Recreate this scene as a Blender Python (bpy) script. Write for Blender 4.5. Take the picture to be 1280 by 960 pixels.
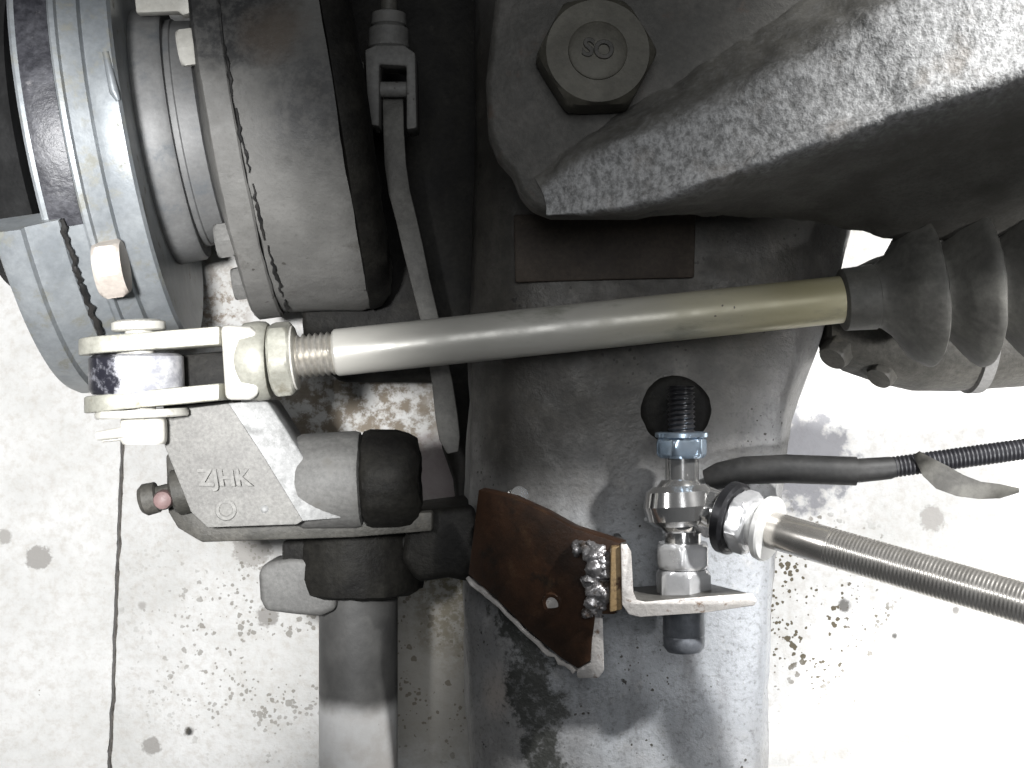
import bpy, bmesh, math, random
from mathutils import Vector, Matrix, noise
random.seed(7)
R = math.radians
for o in list(bpy.data.objects): bpy.data.objects.remove(o)
SC = bpy.context.scene
COL = SC.collection
U = 0.0004            # metres per drawing unit (1 unit = 1 photo pixel at the height of the tie rod)
H = 1700.0            # camera height above the tie rod, drawing units

# ------------------------------------------------------------------ camera, world, lamps, exposure
cam_d = bpy.data.cameras.new('camera'); cam = bpy.data.objects.new('camera', cam_d); COL.objects.link(cam)
cam.location = (0, 0, H*U); cam.rotation_euler = (0, 0, 0)
cam_d.sensor_width = 36; cam_d.lens = 36*H/1280.0
cam_d.clip_start = 0.01; cam_d.clip_end = 20
SC.camera = cam
world = bpy.data.worlds.new('World'); SC.world = world; world.use_nodes = True
wb = world.node_tree.nodes['Background']; wb.inputs[0].default_value = (0.86, 0.93, 1.0, 1); wb.inputs[1].default_value = 0.035

def W(px, py, z=0.0):
    k = (H-z)/H
    return Vector(((px-640)*k, (480-py)*k, z))
def lamp(name, pos, target, power, size, spot=None, blend=0.5, color=(1, 1, 1)):
    if spot:
        l = bpy.data.lights.new(name, 'SPOT'); l.spot_size = R(spot); l.spot_blend = blend; l.shadow_soft_size = size
    else:
        l = bpy.data.lights.new(name, 'AREA'); l.shape = 'DISK'; l.size = size
    l.energy = power; l.color = color
    o = bpy.data.objects.new(name, l); COL.objects.link(o)
    o.location = pos*U
    o.rotation_euler = (target-pos).to_track_quat('-Z', 'Y').to_euler()
    return o
lamp('work_lamp', Vector((1250, 1260, 1300)), Vector((880, 200, 100)), 84, 0.025, 47, 0.6, (0.99, 0.99, 0.98))
lamp('floor_lamp', Vector((1350, -480, 1500)), Vector((960, -330, -600)), 60, 0.05, 52, 0.6, (0.98, 0.985, 1.0))
lamp('hand_lamp', Vector((-350, 60, 1650)), Vector((-350-460, 60-160, 1650-2247)), 50, 0.025, 42, 0.62, (0.985, 0.99, 1.0))
lamp('shaft_glint_spot', Vector((-1900, 840, 1620)), Vector((560, -190, 100)), 16, 0.07, 15, 0.7)  # added spot with no visible source, puts highlights on the shaft
lamp('fill_disk', Vector((150, 700, 4000)), Vector((150, 0, 0)), 9, 0.7, color=(0.96, 0.98, 1.0))  # added unseen fill light for ambient level and metal highlights
SC.view_settings.view_transform = 'Standard'; SC.view_settings.look = 'None'
SC.view_settings.exposure = 0.0; SC.view_settings.gamma = 1.0
SC.render.engine = 'CYCLES'
SC.render.resolution_x = 1024; SC.render.resolution_y = 768

# ------------------------------------------------------------------ materials
def rgb(c): return (c[0], c[1], c[2], 1.0)
class NT:
    def __init__(s, name, org=(0, 0, 0)):
        s.org = Vector(org); s.m = bpy.data.materials.new(name); s.m.use_nodes = True
        s.t = s.m.node_tree; s.b = s.t.nodes['Principled BSDF']
        s.co = s.t.nodes.new('ShaderNodeTexCoord').outputs['Object']
    def n(s, kind, **kw):
        x = s.t.nodes.new(kind)
        for k, v in kw.items(): setattr(x, k, v)
        return x
    def link(s, a, b): s.t.links.new(a, b)
    def set(s, sock, v):
        if hasattr(v, 'is_output'): s.link(v, sock)
        else: sock.default_value = v
    def noise(s, scale, detail=5, rough=0.6, co=None, dist=0.0, stretch=None):
        c = co or s.co
        if stretch:
            mp = s.n('ShaderNodeMapping'); s.link(c, mp.inputs[0]); mp.inputs['Scale'].default_value = stretch; c = mp.outputs[0]
        x = s.n('ShaderNodeTexNoise'); s.link(c, x.inputs['Vector'])
        x.inputs['Scale'].default_value = scale*25; x.inputs['Detail'].default_value = detail
        x.inputs['Roughness'].default_value = rough; x.inputs['Distortion'].default_value = dist
        return x.outputs['Fac']
    def rng(s, v, a, b, c=0.0, d=1.0, smooth=True):
        x = s.n('ShaderNodeMapRange'); x.interpolation_type = 'SMOOTHSTEP' if smooth else 'LINEAR'
        s.link(v, x.inputs['Value'])
        for i, q in zip((1, 2, 3, 4), (a, b, c, d)): s.set(x.inputs[i], q)
        return x.outputs[0]
    def mix(s, f, a, b, mode='MIX'):
        x = s.n('ShaderNodeMix', data_type='RGBA', blend_type=mode)
        s.set(x.inputs['Factor'], f)
        s.set(x.inputs[6], rgb(a) if isinstance(a, tuple) else a); s.set(x.inputs[7], rgb(b) if isinstance(b, tuple) else b)
        return x.outputs[2]
    def math(s, op, a, b=0.0):
        x = s.n('ShaderNodeMath', operation=op); s.set(x.inputs[0], a); s.set(x.inputs[1], b); return x.outputs[0]
    def vor(s, scale, co=None, feature='F1'):
        x = s.n('ShaderNodeTexVoronoi', feature=feature); s.link(co or s.co, x.inputs['Vector']); x.inputs['Scale'].default_value = scale*25
        return x.outputs['Distance']
    def blob(s, centre, rad, soft, warp=0.35, wscale=2.0):
        # a stain with a fixed place on the thing: wobbling distance from its centre
        d = s.n('ShaderNodeVectorMath', operation='DISTANCE'); s.link(s.co, d.inputs[0]); d.inputs[1].default_value = (Vector(centre)-s.org)*U
        nz = s.noise(wscale, 4, 0.65)
        q = s.math('ADD', d.outputs['Value'], s.math('MULTIPLY', s.math('SUBTRACT', nz, 0.5), rad*U*warp*4))
        return s.rng(q, (rad-soft)*U, (rad+soft)*U, 1.0, 0.0)
    def specks(s, scale, density=0.5, spread=0.12, size=(0.05, 0.3), warp=0.02, dscale=0.6):
        w = s.n('ShaderNodeTexNoise'); s.link(s.co, w.inputs['Vector']); w.inputs['Scale'].default_value = scale*25*1.7
        a = s.n('ShaderNodeVectorMath', operation='MULTIPLY_ADD'); s.link(w.outputs['Color'], a.inputs[0])
        f = 0.5/(scale*25); a.inputs[1].default_value = (f, f, f); s.link(s.co, a.inputs[2])
        v = s.vor(scale, a.outputs[0])
        dn = s.noise(dscale, 4, 0.7)
        thr = s.rng(dn, density, density+spread, 0.0, size[1])
        return s.rng(s.math('SUBTRACT', thr, v), 0.0, 0.06, 0.0, 1.0)
    def finish(s, col, rough, metal=0.0, bump=None, bstr=0.3, bdist=2.0, spec=0.5):
        s.set(s.b.inputs['Base Color'], rgb(col) if isinstance(col, tuple) else col)
        s.set(s.b.inputs['Roughness'], rough); s.set(s.b.inputs['Metallic'], metal)
        s.b.inputs['Specular IOR Level'].default_value = spec
        if bump is not None:
            x = s.n('ShaderNodeBump'); x.inputs['Strength'].default_value = bstr; x.inputs['Distance'].default_value = bdist*U
            s.link(bump, x.inputs['Height']); s.link(x.outputs[0], s.b.inputs['Normal'])
        return s.m

def metal_mat(name, c1, c2, rough=0.5, metal=0.0, s1=1.2, s2=14, grain=0.35, bstr=0.35, bdist=2.0, dirt=None, dirt_at=(0.55, 0.7), dirt_s=2.0,
              speck=None, speck_s=7, speck_d=0.5, rvar=0.15, spec=0.4, stretch=None):
    t = NT(name)
    col = t.mix(t.rng(t.noise(s1, 6, 0.62, stretch=stretch), 0.35, 0.68), c1, c2)
    g = t.noise(s2, 4, 0.7, stretch=stretch)
    gm = t.rng(g, 0.25, 0.75, 1-grain, 1+grain, False)
    gc = t.n('ShaderNodeCombineColor'); [t.link(gm, gc.inputs[i]) for i in range(3)]
    col = t.mix(1.0, col, gc.outputs[0], 'MULTIPLY')
    rg = t.math('ADD', rough-rvar/2, t.math('MULTIPLY', t.noise(3.0, 5), rvar))
    if dirt:
        f = t.rng(t.noise(dirt_s, 8, 0.7), dirt_at[0], dirt_at[1]); col = t.mix(f, col, dirt)
        rg = t.math('MAXIMUM', rg, t.math('MULTIPLY', f, 0.75))
    if speck:
        col = t.mix(t.specks(speck_s, speck_d, dscale=0.8), col, speck)
    h = t.math('ADD', t.noise(s2*0.8, 4, 0.7), t.math('MULTIPLY', t.noise(3.0, 5), 1.2))
    return t.finish(col, rg, metal, h, bstr, bdist, spec)

def zinc_mat():
    t = NT('zinc_rod')
    sx = t.n('ShaderNodeSeparateXYZ'); t.link(t.co, sx.inputs[0])
    f = t.rng(t.math('ADD', sx.outputs[0], t.math('MULTIPLY', t.math('SUBTRACT', t.noise(1.5, 5), 0.5), 0.05)), 0.02, 0.15)
    g = t.noise(1.0, 6, 0.62, stretch=(0.4, 1, 1))
    a = t.mix(t.rng(g, 0.35, 0.68), (0.45, 0.435, 0.395), (0.54, 0.525, 0.48))
    c = t.mix(t.rng(g, 0.35, 0.68), (0.34, 0.31, 0.19), (0.43, 0.395, 0.26))
    col = t.mix(f, a, c)
    col = t.mix(t.rng(t.noise(2.0, 8, 0.7, stretch=(0.4, 1, 1)), 0.52, 0.75, 0, 0.8), col, (0.19, 0.19, 0.15))
    col = t.mix(t.specks(9, 0.58), col, (0.12, 0.11, 0.09))
    h = t.math('ADD', t.noise(13, 4, 0.7), t.noise(3, 5))
    return t.finish(col, t.rng(t.noise(3, 5), 0.3, 0.7, 0.30, 0.46), 0.15, h, 0.14, 1.0, 0.4)

def bearing_mat():
    t = NT('two_tone_bearing')
    sx = t.n('ShaderNodeSeparateXYZ'); t.link(t.co, sx.inputs[0])
    q = t.math('ADD', t.math('DIVIDE', sx.outputs[0], U), t.math('MULTIPLY', t.math('SUBTRACT', t.noise(3.5, 8, 0.75), 0.5), 55))
    f = t.rng(q, -484, -476)
    dark = t.mix(t.rng(t.noise(6, 8, 0.75), 0.50, 0.66), (0.025, 0.025, 0.034), (0.26, 0.26, 0.29))
    lite = t.mix(t.rng(t.noise(5, 8, 0.75), 0.38, 0.62), (0.40, 0.40, 0.44), (0.66, 0.66, 0.68))
    return t.finish(t.mix(f, dark, lite), 0.36, 0.3, t.noise(8, 5, 0.7), 0.35, 1.5)

def flange_mat():
    t = NT('grimy_casting', W(300, 190, -330))
    col = t.mix(t.rng(t.noise(1.0, 6, 0.62), 0.35, 0.68), (0.12, 0.117, 0.11), (0.17, 0.166, 0.156))
    col = t.mix(t.rng(t.noise(1.8, 7, 0.68), 0.54, 0.72, 0, 0.8), col, (0.085, 0.08, 0.072))
    g1 = t.math('MAXIMUM', t.blob(W(285, 20, -80), 75, 25, 0.5, 2.0), t.blob(W(400, 130, -80), 65, 45, 0.5, 1.5))
    col = t.mix(t.math('MULTIPLY', g1, 0.9), col, t.mix(t.rng(t.noise(6, 7, 0.72), 0.42, 0.62), (0.03, 0.03, 0.031), (0.09, 0.088, 0.085)))
    col = t.mix(t.math('MULTIPLY', t.blob(W(345, 45, -80), 35, 25, 0.5, 2.0), 0.7), col, (0.11, 0.085, 0.065))
    col = t.mix(t.specks(6, 0.55, 0.15, (0, 0.3)), col, (0.06, 0.055, 0.05))
    g = t.noise(18, 4, 0.7); col = t.mix(t.rng(g, 0.5, 0.75, 0, 0.4), col, (0.08, 0.077, 0.07))
    h = t.math('ADD', t.noise(13, 5, 0.7), t.math('MULTIPLY', t.noise(3, 5), 1.3))
    return t.finish(col, t.rng(t.noise(3, 5), 0.3, 0.7, 0.5, 0.7), 0, h, 0.45, 2.2, 0.4)

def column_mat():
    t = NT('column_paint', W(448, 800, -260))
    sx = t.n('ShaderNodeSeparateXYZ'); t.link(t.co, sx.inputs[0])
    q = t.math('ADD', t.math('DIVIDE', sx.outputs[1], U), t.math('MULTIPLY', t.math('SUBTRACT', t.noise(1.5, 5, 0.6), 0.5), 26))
    f = t.rng(q, -102, -70)  # upper tube darkened: the collar's cast shadow painted into the colour
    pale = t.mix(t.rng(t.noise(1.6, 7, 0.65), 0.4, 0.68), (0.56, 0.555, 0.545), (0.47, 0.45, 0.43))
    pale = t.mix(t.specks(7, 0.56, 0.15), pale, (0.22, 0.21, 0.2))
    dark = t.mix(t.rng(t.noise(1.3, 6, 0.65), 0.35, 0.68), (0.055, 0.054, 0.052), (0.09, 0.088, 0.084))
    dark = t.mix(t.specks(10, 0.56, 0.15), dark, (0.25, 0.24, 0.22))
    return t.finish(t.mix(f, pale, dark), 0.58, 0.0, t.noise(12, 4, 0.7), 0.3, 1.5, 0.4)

def floor_mat():
    t = NT('concrete', (0, 0, -600))
    fz = -600
    col = t.mix(t.rng(t.noise(0.5, 8, 0.65), 0.3, 0.7), (0.50, 0.495, 0.475), (0.63, 0.625, 0.61))
    col = t.mix(t.rng(t.noise(6, 6, 0.72), 0.42, 0.72, 0, 0.5), col, (0.40, 0.365, 0.32))
    # worn brown patch beside the drum and mottled grime under the rod
    col = t.mix(t.math('MULTIPLY', t.blob(W(450, 520, fz), 150, 70), t.rng(t.noise(3.2, 8, 0.72), 0.42, 0.56)), col, (0.20, 0.168, 0.13))
    col = t.mix(t.math('MULTIPLY', t.blob(W(260, 385, fz), 80, 40), t.rng(t.noise(4.0, 8, 0.72), 0.46, 0.60)), col, (0.24, 0.20, 0.16))
    col = t.mix(t.math('MULTIPLY', t.blob(W(555, 590, fz), 60, 20), 0.8), col, (0.36, 0.30, 0.30))
    # wet bluish patch right of the housing
    col = t.mix(t.math('MULTIPLY', t.blob(W(1010, 575, fz), 75, 16, 0.5, 3.0), 0.85), col, (0.17, 0.17, 0.185))
    # single oil drops
    for (px, py, r, c) in ((48, 697, 16, 0.30), (6, 671, 9, 0.34), (190, 933, 12, 0.3), (236, 914, 5, 0.05), (178, 757, 5, 0.35), (335, 770, 14, 0.28),
                           (315, 686, 24, 0.36), (1165, 648, 16, 0.35), (1130, 925, 9, 0.35), (1118, 795, 4, 0.1), (1195, 763, 5, 0.2), (1055, 757, 8, 0.15)):
        col = t.mix(t.blob(W(px, py, fz), r*1.3, 3, 0.35, 9.0), col, (c, c*0.96, c*0.9))
    sp = t.math('MAXIMUM', t.specks(6.5, 0.44, 0.2, (0, 0.44), dscale=1.6), t.specks(11, 0.42, 0.2, (0, 0.40), dscale=1.2))
    near = t.math('MAXIMUM', t.blob(W(545, 830, fz), 150, 60), t.math('MAXIMUM', t.blob(W(1000, 760, fz), 150, 80), t.math('MULTIPLY', t.blob(W(330, 800, fz), 190, 110), 0.6)))
    col = t.mix(t.math('MULTIPLY', sp, near), col, (0.105, 0.09, 0.062))
    sp2 = t.specks(9, 0.60, 0.15, (0, 0.3), dscale=1.1)
    col = t.mix(t.math('MULTIPLY', sp2, 0.8), col, (0.22, 0.20, 0.17))
    col = t.mix(t.math('MULTIPLY', t.blob(W(600, 745, fz), 110, 60), t.rng(t.noise(5.0, 8, 0.72), 0.42, 0.56)), col, (0.17, 0.15, 0.09))
    col = t.mix(t.math('MULTIPLY', t.blob(W(545, 840, fz), 150, 60), 0.55), col, (0.33, 0.30, 0.25))
    h = t.math('ADD', t.noise(8, 6, 0.7), t.noise(2, 4))
    return t.finish(col, 0.8, 0, h, 0.4, 3, 0.3)

def housing_mat():
    t = NT('greasy_casting', W(780, 560, -150))
    z = -90
    col = t.mix(t.rng(t.noise(0.9, 7, 0.65), 0.3, 0.7), (0.185, 0.18, 0.175), (0.26, 0.26, 0.26))
    col = t.mix(t.math('MULTIPLY', t.blob(W(850, 800, z), 190, 90, 0.3, 1.5), 0.75), col, (0.29, 0.305, 0.325))   # bluish metal, with the lit lower area painted lighter
    streak = t.rng(t.noise(2.2, 6, 0.7, stretch=(1, 0.22, 1)), 0.48, 0.66)
    col = t.mix(t.math('MULTIPLY', streak, 0.5), col, (0.15, 0.15, 0.155))
    col = t.mix(t.rng(t.noise(3.0, 8, 0.75), 0.56, 0.70, 0, 0.6), col, (0.34, 0.335, 0.325))
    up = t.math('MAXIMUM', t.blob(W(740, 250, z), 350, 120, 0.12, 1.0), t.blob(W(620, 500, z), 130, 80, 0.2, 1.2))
    col = t.mix(t.math('MULTIPLY', up, 0.9), col, t.mix(t.rng(t.noise(2.5, 8, 0.7), 0.4, 0.65), (0.042, 0.037, 0.030), (0.078, 0.070, 0.058)))      # old oil film round the cover plus the bracket's shade, painted in
    col = t.mix(t.math('MULTIPLY', t.blob(W(600, 870, z), 38, 20, 0.3, 2.0), 0.8), col, (0.33, 0.29, 0.26))
    sq = t.n('ShaderNodeMapping'); t.link(t.co, sq.inputs[0]); sq.inputs['Scale'].default_value = (1, 1, 1)
    d = t.n('ShaderNodeSeparateXYZ'); t.link(t.co, d.inputs[0])
    wob = t.math('MULTIPLY', t.math('SUBTRACT', t.noise(2.2, 8, 0.72), 0.5), 150)
    ox = t.math('ADD', t.math('DIVIDE', d.outputs[0], U), wob)
    oy = t.math('DIVIDE', d.outputs[1], U)
    x0 = W(648, 0, z).x-W(780, 560, -150).x; y0 = W(0, 740, z).y-W(780, 560, -150).y
    ctr = t.math('ADD', x0, t.math('MULTIPLY', t.math('SUBTRACT', y0, oy), 0.16))
    plate_shade = t.math('MULTIPLY', t.rng(t.math('ABSOLUTE', t.math('SUBTRACT', ox, ctr)), 24, 40, 1, 0), t.rng(oy, y0-20, y0+25, 1, 0))  # shadow of the welded plate painted as a wavering dark band
    col = t.mix(plate_shade, col, t.mix(t.rng(t.noise(7, 6, 0.7), 0.5, 0.62), (0.04, 0.041, 0.037), (0.12, 0.12, 0.12)))
    g = t.noise(16, 4, 0.7); col = t.mix(t.rng(g, 0.48, 0.75, 0, 0.55), col, (0.05, 0.048, 0.045))
    col = t.mix(t.specks(4.5, 0.53, 0.2, (0, 0.34), dscale=2.2), col, (0.03, 0.027, 0.024))
    col = t.mix(t.specks(11, 0.50, 0.2, (0, 0.3), dscale=1.2), col, (0.04, 0.036, 0.03))
    h = t.math('ADD', t.noise(12, 5, 0.7), t.math('MULTIPLY', t.noise(2.2, 5), 1.5))
    return t.finish(col, t.rng(t.noise(2, 5), 0.3, 0.7, 0.36, 0.62), 0.15, h, 0.45, 2.5, 0.45)

def arm_mat():
    t = NT('scaly_arm')
    at = t.n('ShaderNodeAttribute', attribute_type='GEOMETRY', attribute_name='scale_cover').outputs['Fac']
    w = t.n('ShaderNodeMapping'); t.link(t.co, w.inputs[0]); w.inputs['Rotation'].default_value = (0, 0, R(28)); w.inputs['Scale'].default_value = (1.25, 0.8, 1)
    a = t.noise(10, 4, 0.62, co=w.outputs[0]); c = t.noise(22, 3, 0.7)
    mixd = t.math('ADD', t.math('MULTIPLY', a, 0.6), t.math('MULTIPLY', c, 0.4))
    edge = t.math('ADD', at, t.math('MULTIPLY', t.math('SUBTRACT', t.noise(9, 5, 0.7), 0.5), 0.6))
    f = t.rng(edge, 0.15, 0.95)
    scal = t.mix(t.rng(mixd, 0.34, 0.66), (0.12, 0.12, 0.118), (0.37, 0.37, 0.37))
    scal = t.mix(t.rng(t.noise(1.3, 6), 0.5, 0.68, 0, 0.35), scal, (0.17, 0.14, 0.11))
    bare = t.mix(t.rng(t.noise(1.6, 7, 0.65), 0.35, 0.68), (0.075, 0.071, 0.062), (0.125, 0.12, 0.108))
    bare = t.mix(t.rng(c, 0.4, 0.75, 0, 0.5), bare, (0.05, 0.048, 0.043))
    col = t.mix(f, bare, scal)
    hs = t.math('MULTIPLY', mixd, t.rng(f, 0, 1, 0.25, 1.0))
    return t.finish(col, 0.75, 0.0, hs, 0.75, 6, 0.3)

def rust_mat():
    t = NT('rusty_plate')
    col = t.mix(t.rng(t.noise(1.6, 8, 0.7), 0.3, 0.7), (0.020, 0.012, 0.008), (0.055, 0.026, 0.014))
    col = t.mix(t.rng(t.noise(3, 8, 0.75), 0.55, 0.7, 0, 0.7), col, (0.075, 0.045, 0.024))
    col = t.mix(t.rng(t.noise(2.2, 8, 0.7), 0.55, 0.72, 0, 0.85), col, (0.012, 0.010, 0.008))
    return t.finish(col, 0.40, 0.2, t.noise(9, 6, 0.7), 0.4, 2.0, 0.5)

MT = {}
MT['floor'] = floor_mat()
MT['housing'] = housing_mat()
MT['arm'] = arm_mat()
MT['rust'] = rust_mat()
MT['joint'] = metal_mat('joint_dirt', (0.05, 0.045, 0.04), (0.11, 0.10, 0.09), 0.9, 0, 6, 20, 0.5)
MT['zinc'] = zinc_mat()
MT['pale'] = metal_mat('pale_plated', (0.58, 0.56, 0.50), (0.68, 0.665, 0.61), 0.45, 0.2, 1.5, 12, 0.10, 0.15, 1.0, dirt=(0.36, 0.33, 0.25), dirt_at=(0.62, 0.75))
MT['olive'] = metal_mat('olive_zinc', (0.31, 0.305, 0.26), (0.42, 0.41, 0.355), 0.5, 0.3, 2.2, 14, 0.2, 0.2, 1.5, dirt=(0.22, 0.20, 0.15), dirt_at=(0.55, 0.72), dirt_s=3)
MT['thread'] = metal_mat('thread_steel', (0.36, 0.34, 0.30), (0.48, 0.46, 0.42), 0.35, 0.6, 3, 20, 0.2, 0.1, 1.0)
MT['tan'] = metal_mat('tan_bolt', (0.50, 0.44, 0.39), (0.58, 0.53, 0.47), 0.55, 0.1, 2, 14, 0.15, 0.2, 1.0)
MT['drum'] = metal_mat('drum_paint', (0.21, 0.226, 0.238), (0.30, 0.317, 0.326), 0.42, 0.25, 1.1, 12, 0.14, 0.2, 1.5, dirt=(0.235, 0.235, 0.21), dirt_at=(0.52, 0.66), dirt_s=2.5)
MT['band'] = metal_mat('black_band', (0.025, 0.025, 0.03), (0.055, 0.055, 0.062), 0.4, 0.0, 3, 12, 0.4, 0.4, 2.0, dirt=(0.16, 0.155, 0.16), dirt_at=(0.60, 0.75), dirt_s=4)
MT['black'] = metal_mat('shade_black', (0.010, 0.010, 0.010), (0.02, 0.02, 0.02), 0.7, 0, 2, 12, 0.3)
MT['cast'] = metal_mat('grey_casting', (0.105, 0.103, 0.098), (0.15, 0.147, 0.139), 0.62, 0.0, 1.0, 16, 0.22, 0.35, 2.0, dirt=(0.10, 0.095, 0.085), dirt_at=(0.58, 0.75), speck=(0.06, 0.055, 0.05), speck_d=0.56)
MT['hubgrey'] = metal_mat('hub_grey', (0.145, 0.145, 0.143), (0.195, 0.195, 0.192), 0.55, 0.1, 1.0, 14, 0.15, 0.25, 1.5, dirt=(0.115, 0.123, 0.13), dirt_at=(0.5, 0.7), dirt_s=1.6)
MT['lever'] = metal_mat('lever_casting', (0.185, 0.18, 0.17), (0.235, 0.23, 0.215), 0.7, 0.0, 1.2, 22, 0.28, 0.5, 2.0, speck=(0.09, 0.085, 0.078), speck_d=0.60)
MT['leverface'] = metal_mat('lever_pale', (0.27, 0.27, 0.265), (0.34, 0.34, 0.333), 0.6, 0.05, 2.5, 16, 0.25, 0.4, 2.0, dirt=(0.19, 0.19, 0.185), dirt_at=(0.48, 0.7), dirt_s=3)
MT['greasy'] = metal_mat('black_grease_shade', (0.008, 0.0075, 0.007), (0.018, 0.017, 0.0145), 0.6, 0.0, 1.4, 14, 0.4, 0.5, 2.5, dirt=(0.028, 0.026, 0.022), dirt_at=(0.58, 0.75), spec=0.15)  # grease; also serves as painted shade on hub cap, cylinder shoulder and recess
MT['darkcast'] = metal_mat('dark_casting', (0.045, 0.043, 0.037), (0.085, 0.08, 0.07), 0.6, 0.05, 1.3, 14, 0.35, 0.5, 2.5, dirt=(0.11, 0.10, 0.08), dirt_at=(0.6, 0.75))
MT['pipe'] = metal_mat('column_paint', (0.16, 0.155, 0.15), (0.22, 0.215, 0.205), 0.6, 0.1, 1.2, 15, 0.25, 0.3, 1.5, speck=(0.28, 0.27, 0.25), speck_d=0.6, speck_s=10)
MT['bracketflat'] = metal_mat('bracket_flat', (0.045, 0.043, 0.038), (0.078, 0.073, 0.066), 0.6, 0.1, 1.3, 14, 0.3, 0.5, 2.5, dirt=(0.075, 0.05, 0.037), dirt_at=(0.55, 0.72), dirt_s=1.7)
MT['strapsteel'] = metal_mat('strap_steel', (0.055, 0.053, 0.048), (0.10, 0.097, 0.088), 0.6, 0.1, 1.3, 14, 0.3, 0.4, 2)
MT['bolt'] = metal_mat('bracket_bolt', (0.055, 0.051, 0.040), (0.082, 0.077, 0.062), 0.55, 0.2, 1.8, 12, 0.25, 0.3, 1.5)
MT['cover'] = metal_mat('brown_cover', (0.045, 0.034, 0.026), (0.072, 0.056, 0.043), 0.6, 0.1, 1.2, 16, 0.3, 0.3, 1.5)
MT['rubber'] = metal_mat('dusty_rubber', (0.065, 0.063, 0.057), (0.11, 0.107, 0.096), 0.6, 0.0, 1.4, 12, 0.25, 0.25, 1.5, dirt=(0.10, 0.095, 0.075), dirt_at=(0.58, 0.78))
MT['hose'] = metal_mat('hose_rubber', (0.011, 0.011, 0.011), (0.022, 0.0215, 0.021), 0.55, 0, 2, 14, 0.3, 0.3, 1.2, spec=0.25)
MT['corr'] = metal_mat('corrugated_plastic', (0.010, 0.010, 0.012), (0.02, 0.02, 0.023), 0.5, 0, 2, 14, 0.2, 0.1, 1.0, spec=0.3)
MT['strap'] = metal_mat('strap_rubber', (0.035, 0.033, 0.029), (0.085, 0.082, 0.072), 0.55, 0, 2.4, 14, 0.2, 0.3, 1.0)
MT['collar'] = metal_mat('bright_collar', (0.66, 0.655, 0.64), (0.74, 0.735, 0.72), 0.3, 0.3, 2, 14, 0.06, 0.08, 0.8)
MT['chrome'] = metal_mat('chrome', (0.70, 0.69, 0.68), (0.78, 0.77, 0.76), 0.14, 0.93, 2, 14, 0.05, 0.05, 0.6, rvar=0.08)
MT['nutsteel'] = metal_mat('zinc_nut', (0.60, 0.60, 0.61), (0.70, 0.70, 0.71), 0.25, 0.6, 2, 14, 0.08, 0.08, 0.8)
MT['bluezinc'] = metal_mat('blue_zinc', (0.42, 0.55, 0.70), (0.56, 0.66, 0.77), 0.22, 0.9, 2.4, 14, 0.08, 0.08, 0.8)
MT['shaft'] = metal_mat('shaft_steel', (0.52, 0.495, 0.46), (0.62, 0.595, 0.56), 0.24, 0.85, 1.5, 20, 0.1, 0.05, 0.5)
MT['blackstud'] = metal_mat('black_stud', (0.02, 0.02, 0.022), (0.035, 0.035, 0.038), 0.35, 0.5, 3, 14, 0.2)
MT['bluestud'] = metal_mat('blue_black_stud', (0.12, 0.128, 0.142), (0.17, 0.18, 0.20), 0.4, 0.4, 2, 14, 0.2)
MT['cutedge'] = metal_mat('cut_steel_edge', (0.55, 0.52, 0.49), (0.68, 0.65, 0.63), 0.42, 0.4, 2.5, 12, 0.15, 0.5, 2.0, dirt=(0.20, 0.13, 0.085), dirt_at=(0.54, 0.66), dirt_s=5)
MT['plateface'] = metal_mat('plate_face', (0.06, 0.057, 0.052), (0.13, 0.125, 0.115), 0.45, 0.4, 1.6, 12, 0.3, 0.3, 1.5)
MT['tanrust'] = metal_mat('tan_rust', (0.20, 0.13, 0.06), (0.32, 0.23, 0.12), 0.6, 0.1, 3, 14, 0.3, 0.4, 2, dirt=(0.06, 0.03, 0.015), dirt_at=(0.5, 0.62), dirt_s=3)
MT['weld'] = metal_mat('weld_bead', (0.26, 0.25, 0.25), (0.46, 0.45, 0.46), 0.28, 0.7, 4, 14, 0.3, 0.4, 2.0, dirt=(0.06, 0.045, 0.035), dirt_at=(0.50, 0.62), dirt_s=4)
MT['bearing'] = bearing_mat()
MT['grimy'] = flange_mat()
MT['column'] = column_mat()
MT['sealant'] = metal_mat('black_sealant', (0.012, 0.012, 0.012), (0.03, 0.028, 0.026), 0.5, 0, 3, 14, 0.3)
MT['pink'] = metal_mat('pink_cap', (0.13, 0.085, 0.08), (0.19, 0.125, 0.12), 0.5, 0, 3, 14, 0.1)

# ------------------------------------------------------------------ objects and mesh building
def thing(name, label, cat, org, group=None):
    o = bpy.data.objects.new(name, None); COL.objects.link(o)
    o.location = org*U; o['label'] = label; o['category'] = cat; o.empty_display_size = 0.01
    if group: o['group'] = group
    return o
def wloc(o):
    v = Vector((0, 0, 0))
    while o is not None: v += o.location; o = o.parent
    return v

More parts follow.
